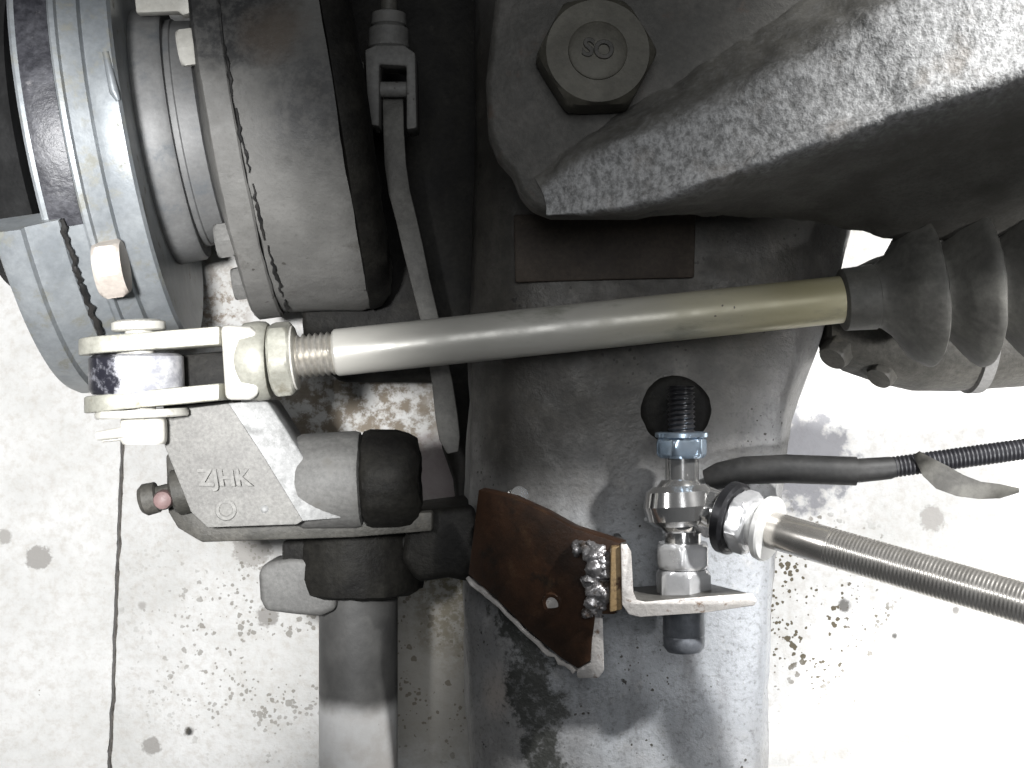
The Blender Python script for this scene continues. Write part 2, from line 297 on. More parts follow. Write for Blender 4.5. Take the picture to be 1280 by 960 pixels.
class B:
    """mesh collector in drawing units; build() links ONE object"""
    def __init__(s): s.v = []; s.f = []
    def add(s, vs, fs):
        k = len(s.v); s.v += [Vector(p) for p in vs]; s.f += [tuple(i+k for i in f) for f in fs]; return s
    def grid(s, rows, closed_u=False, closed_v=False, cap0=False, cap1=False):
        nr, nc = len(rows), len(rows[0]); vs = [p for r in rows for p in r]; fs = []
        for i in range(nr if closed_v else nr-1):
            for j in range(nc if closed_u else nc-1):
                a = i*nc+j; b = i*nc+(j+1) % nc; c = ((i+1) % nr)*nc+(j+1) % nc; d = ((i+1) % nr)*nc+j
                fs.append((a, b, c, d))
        if cap0: fs.append(tuple(range(nc)))
        if cap1: fs.append(tuple((nr-1)*nc+j for j in range(nc)))
        return s.add(vs, fs)
    def prism(s, top, bottom):
        n = len(top); fs = [tuple(range(n)), tuple(reversed(range(n, 2*n)))]
        for i in range(n):
            j = (i+1) % n; fs.append((i, i+n, j+n, j))
        return s.add(list(top)+list(bottom), fs)
    def slab(s, pts, z1, z0):
        """outline drawn on the upper face (photo px at z1), straight walls down to z0"""
        t = [W(x, y, z1) for x, y in pts]; return s.prism(t, [Vector((p.x, p.y, z0)) for p in t])
    def tube(s, path, rad, n=20, caps=True, up=None, squash=1.0):
        path = [Vector(p) for p in path]; m = len(path)
        rad = rad if hasattr(rad, '__len__') else [rad]*m
        rows = []; ref = None
        for i, p in enumerate(path):
            d = (path[min(i+1, m-1)]-path[max(i-1, 0)])
            if d.length < 1e-6: d = path[-1]-path[0]
            d.normalize()
            if ref is None:
                ref = Vector(up) if up else Vector((0, 0, 1))
                if abs(ref.dot(d)) > 0.95: ref = Vector((0, 1, 0))
            a = ref-d*ref.dot(d); a.normalize(); ref = a; b = d.cross(a)
            rows.append([p+(a*math.cos(2*math.pi*k/n)*squash+b*math.sin(2*math.pi*k/n))*rad[i] for k in range(n)])
        return s.grid(rows, closed_u=True, cap0=caps, cap1=caps)
    def build(s, name, mat, parent=None, bevel=0, seg=2, smooth=38, bang=30, sub=0, raw=False, jitter=0, jscale=0.03, label=None):
        me = bpy.data.meshes.new(name)
        org = wloc(parent)/U if parent is not None else Vector((0, 0, 0))
        bm = bmesh.new(); vs = [bm.verts.new(p-org) for p in s.v]
        for f in s.f:
            try: bm.faces.new([vs[i] for i in f])
            except ValueError: pass
        if not raw: bmesh.ops.remove_doubles(bm, verts=bm.verts, dist=0.01)
        bmesh.ops.recalc_face_normals(bm, faces=bm.faces)
        if bevel:
            ed = [e for e in bm.edges if len(e.link_faces) == 2 and e.calc_face_angle(0) > R(bang)]
            bmesh.ops.bevel(bm, geom=ed, offset=bevel, offset_type='OFFSET', segments=seg, affect='EDGES', profile=0.5, clamp_overlap=True)
        if sub:
            bmesh.ops.subdivide_edges(bm, edges=bm.edges, cuts=sub, use_grid_fill=True)
        if jitter:
            bm.normal_update()
            for v in bm.verts:
                v.co += v.normal*jitter*noise.fractal(v.co*jscale, 1.0, 2.0, 3)
        bmesh.ops.scale(bm, vec=(U, U, U), verts=bm.verts)
        bm.to_mesh(me); bm.free()
        me.shade_smooth(); me.set_sharp_from_angle(angle=R(smooth))
        me.materials.append(MT[mat])
        o = bpy.data.objects.new(name, me); COL.objects.link(o)
        if parent is not None: o.parent = parent
        if label: o['label'] = label
        return o

def cr(P, t):     # Catmull-Rom through the stations
    n = len(P)-1; i = min(int(t*n), n-1); f = t*n-i
    p0, p1, p2, p3 = P[max(i-1, 0)], P[i], P[i+1], P[min(i+2, n)]
    return tuple(0.5*((2*p1[k])+(-p0[k]+p2[k])*f+(2*p0[k]-5*p1[k]+4*p2[k]-p3[k])*f*f+(-p0[k]+3*p1[k]-3*p2[k]+p3[k])*f**3) for k in range(len(p1)))

class Axis:
    """axis of revolution: n points towards the camera side, m down the picture"""
    def __init__(s, A, d):
        s.A = Vector(A); s.d = Vector(d).normalized()
        z = Vector((0, 0, 1)); s.n = z-s.d*z.dot(s.d)
        if s.n.length < 0.05: s.n = Vector((0, 1, 0))-s.d*s.d.y
        s.n.normalize(); s.m = s.d.cross(s.n)
        if s.m.y > 0 or (abs(s.m.y) < 1e-3 and s.m.x < 0): s.m = -s.m
    def pt(s, t, r, phi): return s.A+s.d*t+(s.n*math.cos(phi)+s.m*math.sin(phi))*r
    def lathe(s, b, prof, n=64, p0=0, p1=360, caps=True):
        full = abs(p1-p0) >= 360
        c = n if full else n+1
        rows = [[s.pt(t, r, R(p0+(p1-p0)*k/n)) for k in range(c)] for t, r in prof]
        if full: b.grid(rows, closed_u=True, cap0=caps, cap1=caps)
        else:
            b.grid(rows, closed_u=False)
            b.add([r[0] for r in rows], [tuple(range(len(rows)))]); b.add([r[-1] for r in rows], [tuple(range(len(rows)))])
        return b
    def tpx(s, px, r):
        """axial position where the camera-side line of radius r shows at photo column px"""
        off = px-640; P = s.A+s.n*r
        return (off*(H-P.z)-H*P.x)/(H*s.d.x+off*s.d.z)
    def rows_px(s, prof): return [(s.tpx(px, r), r) for px, r in prof]
    def hexnut(s, b, t0, t1, rc, rot=0, hole=0, c0=True, c1=True, n=72):
        """chamfered hexagon, rc = radius at the corners"""
        h = t1-t0; ap = rc*math.cos(math.pi/6); cf = min(abs(h)*0.22, rc*0.2)*(1 if h > 0 else -1)
        def hexr(a):
            q = (a-R(rot)) % (math.pi/3)-math.pi/6
            return ap/math.cos(q)
        lv = []
        lv += [(t0, ap*0.97), (t0+cf*0.5, ap*0.97+(rc-ap*0.97)*0.55), (t0+cf, rc*1.01)] if c0 else [(t0, rc*2)]
        lv += [(t1-cf, rc*1.01), (t1-cf*0.5, ap*0.97+(rc-ap*0.97)*0.55), (t1, ap*0.97)] if c1 else [(t1, rc*2)]
        rows = []
        if hole: rows.append([s.pt(t0, hole, 2*math.pi*k/n) for k in range(n)])
        for t, lim in lv: rows.append([s.pt(t, min(hexr(2*math.pi*k/n), lim), 2*math.pi*k/n) for k in range(n)])
        if hole: rows.append([s.pt(t1, hole, 2*math.pi*k/n) for k in range(n)])
        return b.grid(rows, closed_u=True, cap0=not hole, cap1=not hole, closed_v=bool(hole))
    def thread(s, b, t0, t1, r, pitch, depth, n=36, per=6, r1=None):
        m = max(2, int(abs(t1-t0)/pitch*per)); rows = []
        for i in range(m+1):
            t = t0+(t1-t0)*i/m; rr = r+((r1-r)*i/m if r1 else 0); row = []
            for k in range(n):
                a = 2*math.pi*k/n; f = (abs(t-t0)/pitch-k/n) % 1.0
                row.append(s.pt(t, rr-depth*abs(2*f-1), a))
            rows.append(row)
        return b.grid(rows, closed_u=True, cap0=True, cap1=True)

def axis2(p, q): 
    p = Vector(p); q = Vector(q); return Axis(p, q-p), (q-p).length

# ------------------------------------------------------------------ floor: two slabs with a dirty joint
FZ = -600
floor = bpy.data.objects.new('floor', None); COL.objects.link(floor); floor['kind'] = 'structure'; floor['label'] = 'pale stained concrete workshop floor'
floor.location = (0, 0, FZ*U)
b = B(); b.add([(-7000, -7000, FZ-14), (7000, -7000, FZ-14), (7000, 7000, FZ-14), (-7000, 7000, FZ-14)], [(0, 1, 2, 3)])
o = b.build('joint_bed', 'joint', floor); o['kind'] = 'structure'
def joint_x(y):       # wandering centre line of the joint, by y in drawing units
    base = W(153, 550, FZ).x+(y-W(0, 550, FZ).y)*((W(153, 550, FZ).x-W(137, 960, FZ).x)/(W(0, 550, FZ).y-W(0, 960, FZ).y))
    return base
ys = [-7000, -3000, -1500]+[-900+i*7 for i in range(300)]+[1500, 3000, 7000]
for side in (-1, 1):
    top = []
    for y in ys:
        w = 3.2+1.8*noise.noise(Vector((side*3.1, y*0.035, 0)))+2.2*max(0, noise.noise(Vector((side*5.7, y*0.11, 3))))
        x = joint_x(y)+2.2*noise.noise(Vector((0, y*0.02, 9)))+side*w
        top.append((x, y))
    bb = B(); e = side*7000
    A1 = [Vector((x, y, FZ-1.5)) for x, y in top]; A0 = [Vector((x, y, FZ-14)) for x, y in top]
    A2 = [Vector((x+side*3, y, FZ)) for x, y in top]; A3 = [Vector((e, y, FZ)) for x, y in top]
    bb.grid([A0, A1, A2, A3])
    o = bb.build('slab', 'floor', floor, smooth=60); o['kind'] = 'structure'

# ------------------------------------------------------------------ brake drum on the tilted hub axis
def tilted(a, bb): return (math.cos(R(a))*math.cos(R(bb)), math.sin(R(a))*math.cos(R(bb)), -math.sin(R(bb)))
AX = Axis(W(190, 175, -330), tilted(9, 5))
org = W(100, 175, -330)
drum = thing('brake_drum', 'blue grey ribbed brake drum with black painted band at the left edge', 'brake drum', W(100, 200, -330))
b = B(); AX.lathe(b, AX.rows_px([(26, 220), (23, 322), (21, 330), (24, 333), (30, 333), (70, 331), (73, 334), (79, 333), (83, 326), (108, 318), (113, 306), (120, 309), (146, 307), (151, 300), (153, 270)]), 160)
b.build('drum_body', 'drum', drum, smooth=30)
b = B(); AX.lathe(b, AX.rows_px([(29, 331), (29.5, 335.5), (36, 336.2), (62, 335.5), (70, 334.5), (70.5, 331)]), 60, -120, 28)
o = b.build('painted_band', 'band', drum, smooth=30)
for v in o.data.vertices:      # ragged lower end of the band
    pass
b = B(); AX.lathe(b, AX.rows_px([(-60, 150), (-58, 190), (4, 236), (14, 250)]), 80); b.build('drum_shade_cone', 'black', drum)  # black cone stands in for the drum's shadow on the floor
# cut segment of the backing ring seen below the band
segprof = [(-44, 300), (-44, 352), (-36, 358), (-10, 360), (-4, 352), (4, 350), (22, 346), (40, 342), (44, 336), (44, 300)]
b = B(); AX.lathe(b, AX.rows_px(segprof), 48, 26, 130); b.build('backing_ring', 'drum', drum, smooth=30, bevel=0)
# ragged black sealing line between ring and drum
b = B(); pts = []
for i in range(70):
    ph = 26+i*0.92; j = 3.2*noise.noise(Vector((i*0.9, 2, 0)))+2.0*random.uniform(-1, 1)
    pts.append(AX.pt(AX.tpx(46, 338)+j, 340+1.5*random.random(), R(ph)))
b.tube(pts, [2.6+1.8*random.random() for _ in pts], 8); b.build('sealing_line', 'sealant', drum)
# hexagon bolt screwed into the drum face from the right
def side_bolt(px, py, z, rc, l, mat, parent, rot=0, name='bolt', d=None):
    dd = Vector(d) if d else AX.d
    a = Axis(W(px, py, z), dd); bb = B(); a.hexnut(bb, 0, l, rc, rot); return bb.build(name, mat, parent, smooth=25)
side_bolt(122, 338, -60, 40, 36, 'tan', drum, 20)
# small clip on the drum edge
b = B(); b.tube([AX.pt(AX.tpx(139, 309), 308, R(-10)), AX.pt(AX.tpx(143, 309), 311, R(0)), AX.pt(AX.tpx(146, 309), 309, R(2))], [4, 6, 3], 10); b.build('clip', 'drum', drum)

# ------------------------------------------------------------------ axle tube with hub ring, neck, flange and cylinder
axle = thing('axle_tube', 'grey cast axle tube with bolted flange right of the brake drum', 'axle', W(300, 190, -330))
b = B(); AX.lathe(b, AX.rows_px([(150, 120), (158, 176), (163, 186), (170, 189), (204, 187), (209, 183), (211, 165)]), 110); b.build('hub_ring', 'hubgrey', axle, smooth=40)
b = B(); AX.lathe(b, AX.rows_px([(120, 120), (205, 168), (219, 168), (221, 165), (246, 162), (251, 150), (300, 150)]), 96); b.build('neck', 'hubgrey', axle)
b = B(); AX.lathe(b, AX.rows_px([(249, 150), (250, 284), (253, 288), (284, 289), (287, 286), (287, 200)]), 110); b.build('flange', 'grimy', axle, jitter=2.5, jscale=0.02)
b = B(); AX.lathe(b, AX.rows_px([(280, 225), (288, 281), (296, 284), (330, 288), (400, 298), (412, 297)]), 120); b.build('cylinder', 'grimy', axle, jitter=3, jscale=0.015)
b = B(); AX.lathe(b, AX.rows_px([(411, 290), (414, 299), (430, 296), (446, 280), (454, 240), (452, 100)]), 110); b.build('cylinder_shoulder', 'greasy', axle, jitter=3, jscale=0.02)  # blackened end: paints the shade the cylinder fades into
# ragged sealant squeezed out of the flange joint
for (a0, a1) in ((-50, -22), (-10, 4), (7, 24), (27, 44), (46, 70), (72, 86)):
    b = B(); pts = []; n = int((a1-a0)/1.3)
    for i in range(n+1):
        ph = a0+(a1-a0)*i/n
        pts.append(AX.pt(AX.tpx(288+max(-2, min(10, ph*0.16)), 285)+4.5*noise.noise(Vector((i*0.45+a0, 1, 0)))+1.5*random.uniform(-1, 1), 285+(288-285)*0.5+random.random(), R(ph)))
    b.tube(pts, [0.8+2.8*random.random()*math.sin(math.pi*min(1, max(0.04, i/n))) for i in range(n+1)], 8)
    b.build('sealant_bead', 'sealant', axle)
for ph, mt in ((-17, 'pale'), (52, 'cast'), (-60, 'cast'), (88, 'cast')):
    a = Axis(AX.pt(AX.tpx(250, 284), 232, R(ph)), -AX.d); bb = B(); a.hexnut(bb, 0, 26, 27, 10); bb.build('flange_bolt', mt, axle, smooth=25)
# pale plate above the hub ring
b = B(); b.slab([(162, -60), (250, -60), (246, 14), (228, 19), (222, 14), (170, 16)], -180, -200); b.build('shim_plate', 'pale', axle, bevel=2)

# ------------------------------------------------------------------ dark gear case behind
case = thing('gear_case', 'black greasy gear case wall behind the flat strap', 'gear case', W(510, 250, -430))
b = B(); b.slab([(330, -160), (640, -160), (640, 470), (590, 500), (585, 640), (572, 655), (566, 600), (552, 560), (546, 478), (425, 478), (380, 440)], -400, -560)
b.build('case_wall', 'greasy', case, bevel=10, seg=3)

# ------------------------------------------------------------------ hand brake cable end and strap
cable = thing('brake_cable', 'dull grey cable fork gripping the top of the curved strap', 'cable', W(486, 60, -230))
zc = -230
a, L = axis2(W(486, -40, zc), W(486, 14, zc)); b = B(); a.lathe(b, [(0, 12), (L+4, 12)], 20); b.build('cable_rod', 'darkcast', cable)
a, L = axis2(W(486, 14, zc), W(486, 62, zc)); b = B(); a.lathe(b, [(0, 14), (4, 24), (20, 25), (22, 22), (26, 28), (52, 29), (56, 24)], 32); b.build('ferrule', 'cast', cable)
b = B(); b.slab([(456, 62), (470, 56), (505, 56), (519, 66), (521, 160), (508, 162), (508, 82), (474, 80), (474, 158), (462, 156), (458, 110)], zc+30, zc-30); b.build('fork', 'cast', cable, bevel=3)
b = B(); b.slab([(449, 78), (455, 76), (457, 156), (451, 150)], zc+10, zc-36); b.build('side_plate', 'darkcast', cable, bevel=2)
a, L = axis2(W(474, 112, zc+6), W(508, 112, zc+6)); b = B(); a.lathe(b, [(-3, 11), (L+3, 11)], 20); b.build('pin', 'cast', cable)
strap = thing('flat_strap', 'long thin dark steel strap bending down behind the tie rod', 'strap', W(500, 130, -240))
path = [(491, 122, 13), (492, 165, 13), (494, 205, 13.5), (499, 240, 13.5), (508, 275, 13), (516, 310, 13), (525, 350, 12), (536, 395, 11.5), (546, 440, 11.5), (553, 480, 13), (558, 520, 14), (562, 548, 13), (566, 566, 7)]
L1 = []; R1 = []
for i, (x, y, w) in enumerate(path):
    p = path[max(0, i-1)]; q = path[min(len(path)-1, i+1)]; dx, dy = q[0]-p[0], q[1]-p[1]; l = math.hypot(dx, dy)
    nx, ny = -dy/l, dx/l; z = -236-22*math.sin(i/4.0)*(i > 3); L1.append((x+nx*w, y+ny*w, z)); R1.append((x-nx*w, y-ny*w, z))
b = B(); tl = [W(*p) for p in L1]; tr = [W(*p) for p in R1]; dz = Vector((0, 0, -9))
b.grid([[p for p in tl], [p for p in tr], [p+dz for p in tr], [p+dz for p in tl]], closed_v=True)
b.add([tl[0], tr[0], tr[0]+dz, tl[0]+dz], [(0, 1, 2, 3)]); b.add([tl[-1], tr[-1], tr[-1]+dz, tl[-1]+dz], [(0, 1, 2, 3)])
b.build('strap_bar', 'strapsteel', strap, bevel=1.5)

# ------------------------------------------------------------------ main axle housing
hz = -90
hous = thing('axle_housing', 'large dark oily cast axle housing behind the tie rod', 'axle housing', W(780, 560, -150))
# stations: photo y, then photo x of left foot, left shoulder, right shoulder, right foot
ST = [(-240, 600, 640, 1010, 1080), (0, 598, 640, 1010, 1075), (200, 596, 640, 1010, 1068), (280, 594, 640, 1008, 1064), (340, 592, 640, 1004, 1050), (420, 590, 640, 998, 1028), (480, 589, 640, 985, 1004), (530, 588, 640, 972, 988),
      (600, 587, 641, 965, 979), (700, 586, 642, 956, 968), (740, 582, 644, 953, 964), (820, 584, 640, 950, 961), (960, 592, 642, 946, 959), (1200, 600, 650, 940, 956)]
rows = []
def smooth_st(y):
    for p, q in zip(ST, ST[1:]):
        if p[0] <= y <= q[0]:
            t = (y-p[0])/(q[0]-p[0]); return [p[i]+(q[i]-p[i])*t for i in range(1, 5)]
y = -240
while y <= 1200:
    lf, ls, rs, rf = smooth_st(y)
    sec = [W(lf-4, y, -330), W(lf-2, y, -240), W(lf, y, hz-70), W(lf+4, y, hz-58), W(ls-14, y, hz-10), W(ls+4, y, hz), W(ls+50, y, hz+5)]
    for k in range(1, 7): sec.append(W(ls+50+(rs-40-ls-50)*k/7, y, hz+6+1.5*math.sin(k)))
    sec += [W(rs-40, y, hz+5), W(rs-4, y, hz), W(rs+6, y, hz-8), W(rf-3, y, hz-50), W(rf, y, hz-60), W(rf, y, -240), W(rf, y, -330)]
    rows.append(sec); y += 20
b = B(); b.grid(rows); b.build('casting', 'housing', hous, smooth=50, jitter=5, jscale=0.014)
b = B(); b.slab([(642, 268), (870, 262), (868, 347), (644, 353)], hz+14, hz-4); b.build('cover_plate', 'cover', hous, bevel=3)
# flat black disc standing in for the shaded recess behind the stud
a = Axis(W(845, 512, hz+9), (0, 0, 1)); b = B(); a.lathe(b, [(-4, 46), (0, 44), (1.5, 38), (1, 5)], 56); b.build('recess_shade', 'greasy', hous, jitter=2.5, jscale=0.05, smooth=60)
# dark knuckle block left of the housing
b = B(); b.slab([(512, 640), (592, 632), (602, 700), (590, 728), (560, 722), (520, 728), (500, 700)], hz-40, -330); b.build('knuckle_block', 'greasy', hous, bevel=10, seg=3, jitter=3)
a = Axis(W(644, 622, hz+6), (0.5, 0.3, 1)); b = B(); a.hexnut(b, 0, 14, 15); b.build('small_nut', 'chrome', hous)

# ------------------------------------------------------------------ steering lever and hub
lev = thing('steering_lever', 'cast grey steering lever with raised letters hanging under the fork', 'lever', W(330, 590, -60))
lz = -20
face = [(228, 511), (286, 504), (330, 571), (379, 651), (371, 656), (259, 660), (238, 640), (205, 557), (206, 520)]
t = [W(x, y, lz-(y-510)*0.10) for x, y in face]; b = B(); b.prism(t, [p+Vector((0, 0, -70)) for p in t]); b.build('lever_arm', 'lever', lev, bevel=3)
bev = [(283, 504), (333, 500), (352, 528), (365, 549), (385, 580), (410, 590), (428, 648), (376, 652), (327, 571)]
def bz(x, y):
    return lz-1-(y-510)*0.10-0.30*max(0, x-(286+(y-504)*0.63))
t = [W(x, y, bz(x, y)) for x, y in bev]; b = B(); b.prism(t, [Vector((p.x, p.y, lz-110)) for p in t]); b.build('lever_bevel', 'leverface', lev, bevel=3)
b = B(); b.slab([(196, 446), (290, 438), (292, 514), (204, 514)], -46, -100); b.build('lever_neck', 'greasy', lev, bevel=4)
HX = Axis(W(365, 602, -95), W(535, 597, -95)-W(365, 602, -95))
b = B(); HX.lathe(b, [(-4, 40), (4, 56), (16, 62), (85, 64), (92, 62), (94, 56)], 72); b.build('lever_hub', 'cast', lev, jitter=3, jscale=0.02)
b = B(); HX.lathe(b, [(92, 50), (95, 58), (98, 63), (106, 66), (140, 65), (156, 61), (166, 52), (170, 40), (166, 34), (166, 10)], 72); b.build('hub_cap', 'greasy', lev, jitter=3, jscale=0.03)  # cap blackened to paint the shade on the hub's right end
b = B(); b.slab([(207, 570), (216, 562), (262, 655), (540, 640), (540, 664), (440, 672), (252, 678), (222, 660), (210, 640)], -78, -112); b.build('lower_plate', 'darkcast', lev, bevel=3)
# grease fitting
a, L = axis2(W(236, 612, -70), W(168, 628, -70)); b = B(); a.lathe(b, [(-8, 30), (16, 30), (20, 26), (22, 14), (40, 14), (42, 20), (58, 21), (64, 16), (66, 4)], 28); b.build('grease_fitting', 'darkcast', lev)
a = Axis(W(204, 625, -44), (0.1, 0, 1)); b = B(); a.lathe(b, [(-10, 13), (0, 13), (8, 11), (11, 5)], 20); b.build('fitting_cap', 'pink', lev)
def text_mesh(name, txt, size, loc, rotz, mat, parent, tilt=0, shear=0.0, extrude=1.6):
    cu = bpy.data.curves.new(name, 'FONT'); cu.body = txt; cu.size = size*U; cu.extrude = extrude*U; cu.bevel_depth = 0.9*U; cu.align_x = 'CENTER'; cu.align_y = 'CENTER'; cu.shear = shear
    cu.offset = 0.25*U
    tmp = bpy.data.objects.new(name, cu); COL.objects.link(tmp)
    me = bpy.data.meshes.new_from_object(tmp.evaluated_get(bpy.context.evaluated_depsgraph_get()))
    bpy.data.objects.remove(tmp); me.materials.clear(); me.materials.append(MT[mat])
    o = bpy.data.objects.new(name, me); COL.objects.link(o); o.parent = parent
    o.location = loc*U-wloc(parent); o.rotation_euler = (R(tilt), 0, R(rotz)); return o
text_mesh('raised_letters', 'ZJHK', 29, W(282, 598, lz-7), 0, 'lever', lev, -4, -0.16, 3.0)
a = Axis(W(283, 637, lz-15), (0, 0, 1)); b = B(); a.lathe(b, [(0, 15), (4, 13), (4, 9), (1, 7)], 28); b.build('cast_mark', 'lever', lev)
b = B(); a = Axis(W(331, 636, lz-14), (0, 0, 1)); a.lathe(b, [(0, 6), (3, 4.5), (5, 1)], 14); b.build('cast_dot', 'leverface', lev)

# ------------------------------------------------------------------ column below the hub
colm = thing('steering_column', 'round steel column below the hub with dark greasy collar', 'column', W(448, 800, -260))
a = Axis(W(448, 690, -255), (0, -1, 0))
k = (H+255)/H
b = B(); a.lathe(b, [(-40, 82*k), (30, 84*k), (52, 80*k), (58, 70*k), (60, 40*k)], 72); b.build('collar', 'greasy', colm, jitter=3)
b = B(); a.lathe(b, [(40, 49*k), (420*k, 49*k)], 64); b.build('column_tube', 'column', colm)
b = B(); b.slab([(322, 716), (332, 704), (362, 698), (400, 700), (420, 712), (420, 762), (400, 770), (372, 770), (332, 765), (324, 750)], -185, -260); b.build('clamp_ear', 'cast', colm, bevel=13, seg=4, jitter=2)
b = B(); b.slab([(352, 676), (530, 668), (530, 706), (352, 708)], -190, -330); b.build('clamp_block', 'greasy', colm, bevel=6)

# ------------------------------------------------------------------ tie rod with fork
rod = thing('tie_rod', 'long dull zinc tie rod with fork and lock nut at its left end', 'tie rod', W(640, 430, 0))
P0 = W(418, 441, 0); P1 = W(1056, 374, 0); a, L = axis2(P0, P1)
b = B(); a.lathe(b, [(-2, 20), (0, 27), (3, 29.5), (300, 30), (L, 29.5)], 64); b.build('rod_tube', 'zinc', rod)
P2 = W(362, 447, 0); a2, L2 = axis2(P2, P0); b = B(); a2.thread(b, -20, L2+1, 28, 7.6, 4.5, 40, 8); b.build('threaded_end', 'thread', rod)
a3, L3 = axis2(W(338, 450, 0), W(372, 447, 0)); b = B(); a3.hexnut(b, 2, L3-4, 50, 12); b.build('lock_nut', 'olive', rod, smooth=25)
b = B(); a3.lathe(b, [(L3-6, 42), (L3-2, 40), (L3, 30)], 40); b.build('nut_face', 'pale', rod)
# square fork block with rounded edges
b = B(); b.prism([W(276, 406, 40), W(312, 408, 40), W(322, 414, 40), W(324, 494, 40), W(312, 500, 40), W(282, 500, 40)],
                 [W(276, 406, -44), W(312, 408, -44), W(322, 414, -44), W(324, 494, -44), W(312, 500, -44), W(282, 500, -44)]); b.build('fork_block', 'pale', rod, bevel=7, seg=3)
b = B(); a4, L4 = axis2(W(306, 452, 0), W(330, 451, 0)); a4.lathe(b, [(-6, 40), (2, 48), (18, 50), (28, 49), (32, 46), (33, 30)], 56); b.build('fork_collar', 'olive', rod)
def fork_arm(yL0, yL1, yR0, yR1, xl, mat, zoff=0):
    """plate seen on edge; its left end is rounded in plan"""
    top = []; bot = []
    xs = W(282, 0, 0).x; cx = W(xl, 0, 0).x+42; r = 42
    out = [(xs, 36), (cx, 42)]+[(cx-r*math.sin(R(q)), r*math.cos(R(q))) for q in range(15, 180, 15)]+[(cx, -42), (xs, -36)]
    for x, z in out:
        f = (x-W(xl, 0, 0).x)/(xs-W(xl, 0, 0).x)
        top.append(Vector((x, 480-(yL0+(yR0-yL0)*f), z+zoff))); bot.append(Vector((x, 480-(yL1+(yR1-yL1)*f), z+zoff)))
    bb = B(); bb.prism(top, bot); return bb.build('fork_arm', mat, rod, bevel=2.5)
fork_arm(424, 445, 409, 432, 100, 'olive'); fork_arm(496, 517, 479, 500, 107, 'olive')
# pin: head above, washers and nut below
a = Axis(W(173, 400, 0), (0.04, -1, 0))
b = B(); a.lathe(b, [(0, 26), (3, 33), (12, 33), (14, 30)], 40); b.build('pin_head', 'pale', rod)
b = B(); a.lathe(b, [(8, 17), (132, 17)], 28); b.build('pin_shank', 'pale', rod)
b = B(); a.lathe(b, [(112, 18), (112, 55), (115, 57), (120, 57), (122, 55), (122, 18)], 48, caps=False); b.build('washer', 'pale', rod)
a5 = Axis(W(180, 522, 0), (0.0, -1, 0)); b = B(); a5.hexnut(b, 0, 33, 31, 8); b.build('pin_nut', 'pale', rod)
b = B(); b.tube([W(122, 545, 16), W(150, 541, 18), W(182, 540, 20)], [6, 7, 6], 10); b.tube([W(128, 549, 10), W(160, 546, 16)], [4, 4], 8); b.build('split_pin', 'pale', rod)
# joint eye between the arms: dark left part, bright right part
a = Axis(W(171, 468, -10), (0.03, -1, 0))
b = B(); a.lathe(b, [(-24, 20), (-25, 52), (-21, 58), (18, 58.5), (24, 54), (25, 20)], 64); b.build('joint_eye', 'bearing', rod)
b = B(); a.lathe(b, [(-33, 22), (-24, 24)], 28); b.build('spacer', 'pale', rod)

# ------------------------------------------------------------------ rubber boot and end tube at right
boot = thing('rubber_boot', 'black ribbed rubber boot at the right end of the tie rod', 'rubber boot', W(1160, 365, 0))
ab, LB = axis2(W(1052, 375, -4), W(1320, 348, -4))
prof = [(0, 34), (4, 38), (44, 40), (48, 42)]
for q, rr in ((48, 95), (114, 101), (182, 102), (248, 102)):
    prof += [(q+6, 47), (q+14, 54), (q+24, 68), (q+36, 84), (q+47, rr-5), (q+53, rr), (q+57, rr), (q+59, rr-3), (q+55, 84), (q+50, 64), (q+52, 50), (q+60, 45)]
b = B(); ab.lathe(b, prof, 96); b.build('bellows', 'rubber', boot, smooth=45, jitter=1.5, jscale=0.02)
b = B(); ab.lathe(b, [(-2, 33), (2, 39), (40, 41), (44, 38)], 48); b.build('boot_sleeve', 'rubber', boot)
tube = thing('end_tube', 'dark round end tube with clamps below the rubber boot', 'tube', W(1160, 420, -170))
at, LT = axis2(W(1026, 405, -190), W(1420, 385, -190))
b = B(); at.lathe(b, [(0, 30), (4, 48), (30, 66), (80, 88), (120, 98), (180, 102), (300, 100), (480, 96)], 80); b.build('tube_body', 'darkcast', tube, jitter=2)
for (px, py, rc) in ((1046, 440, 22), (1104, 465, 20)):
    a = Axis(W(px, py, -150), (-0.5, -0.6, 0.4)); b = B(); a.hexnut(b, -14, 14, rc, 10); b.build('tube_bolt', 'darkcast', tube)
b = B(); at.lathe(b, [(196, 103), (198, 107), (214, 107), (216, 103)], 72); b.build('clamp_band', 'pipe', tube)

# ------------------------------------------------------------------ cast bracket at upper right with its big bolt
brk = thing('cast_bracket', 'heavy rough cast bracket arm crossing the upper right corner', 'bracket', W(860, 130, 180))
fz = 150
flat = [(640, -160), (622, -40), (614, 40), (607, 100), (610, 165), (622, 195), (640, 215), (650, 240), (664, 258), (690, 268), (800, 268), (930, 240), (1100, 100), (1180, -60), (1240, -160)]
b = B(); b.slab(flat, fz, fz-60); b.build('base_flange', 'bracketflat', brk, bevel=8, seg=3)
A_ = [(668, 222), (700, 190), (760, 148), (850, 96), (930, 46), (1010, -5), (1120, -75), (1300, -190), (1560, -350)]
B_ = [(676, 236), (712, 206), (775, 172), (856, 138), (950, 92), (1050, 34), (1130, -14), (1340, -140), (1620, -300)]
C_ = [(680, 246), (722, 226), (790, 196), (868, 166), (955, 128), (1055, 78), (1145, 8), (1350, -120), (1640, -280)]
D_ = [(684, 260), (735, 258), (810, 247), (885, 226), (985, 192), (1090, 160), (1190, 128), (1400, 70), (1680, 0)]
E_ = [(692, 267), (750, 268), (830, 268), (910, 267), (1000, 272), (1075, 281), (1150, 290), (1400, 270), (1700, 230)]
zt = [4, 34, 70, 95, 120, 140, 160, 180, 190]
rows = []; NS = 90
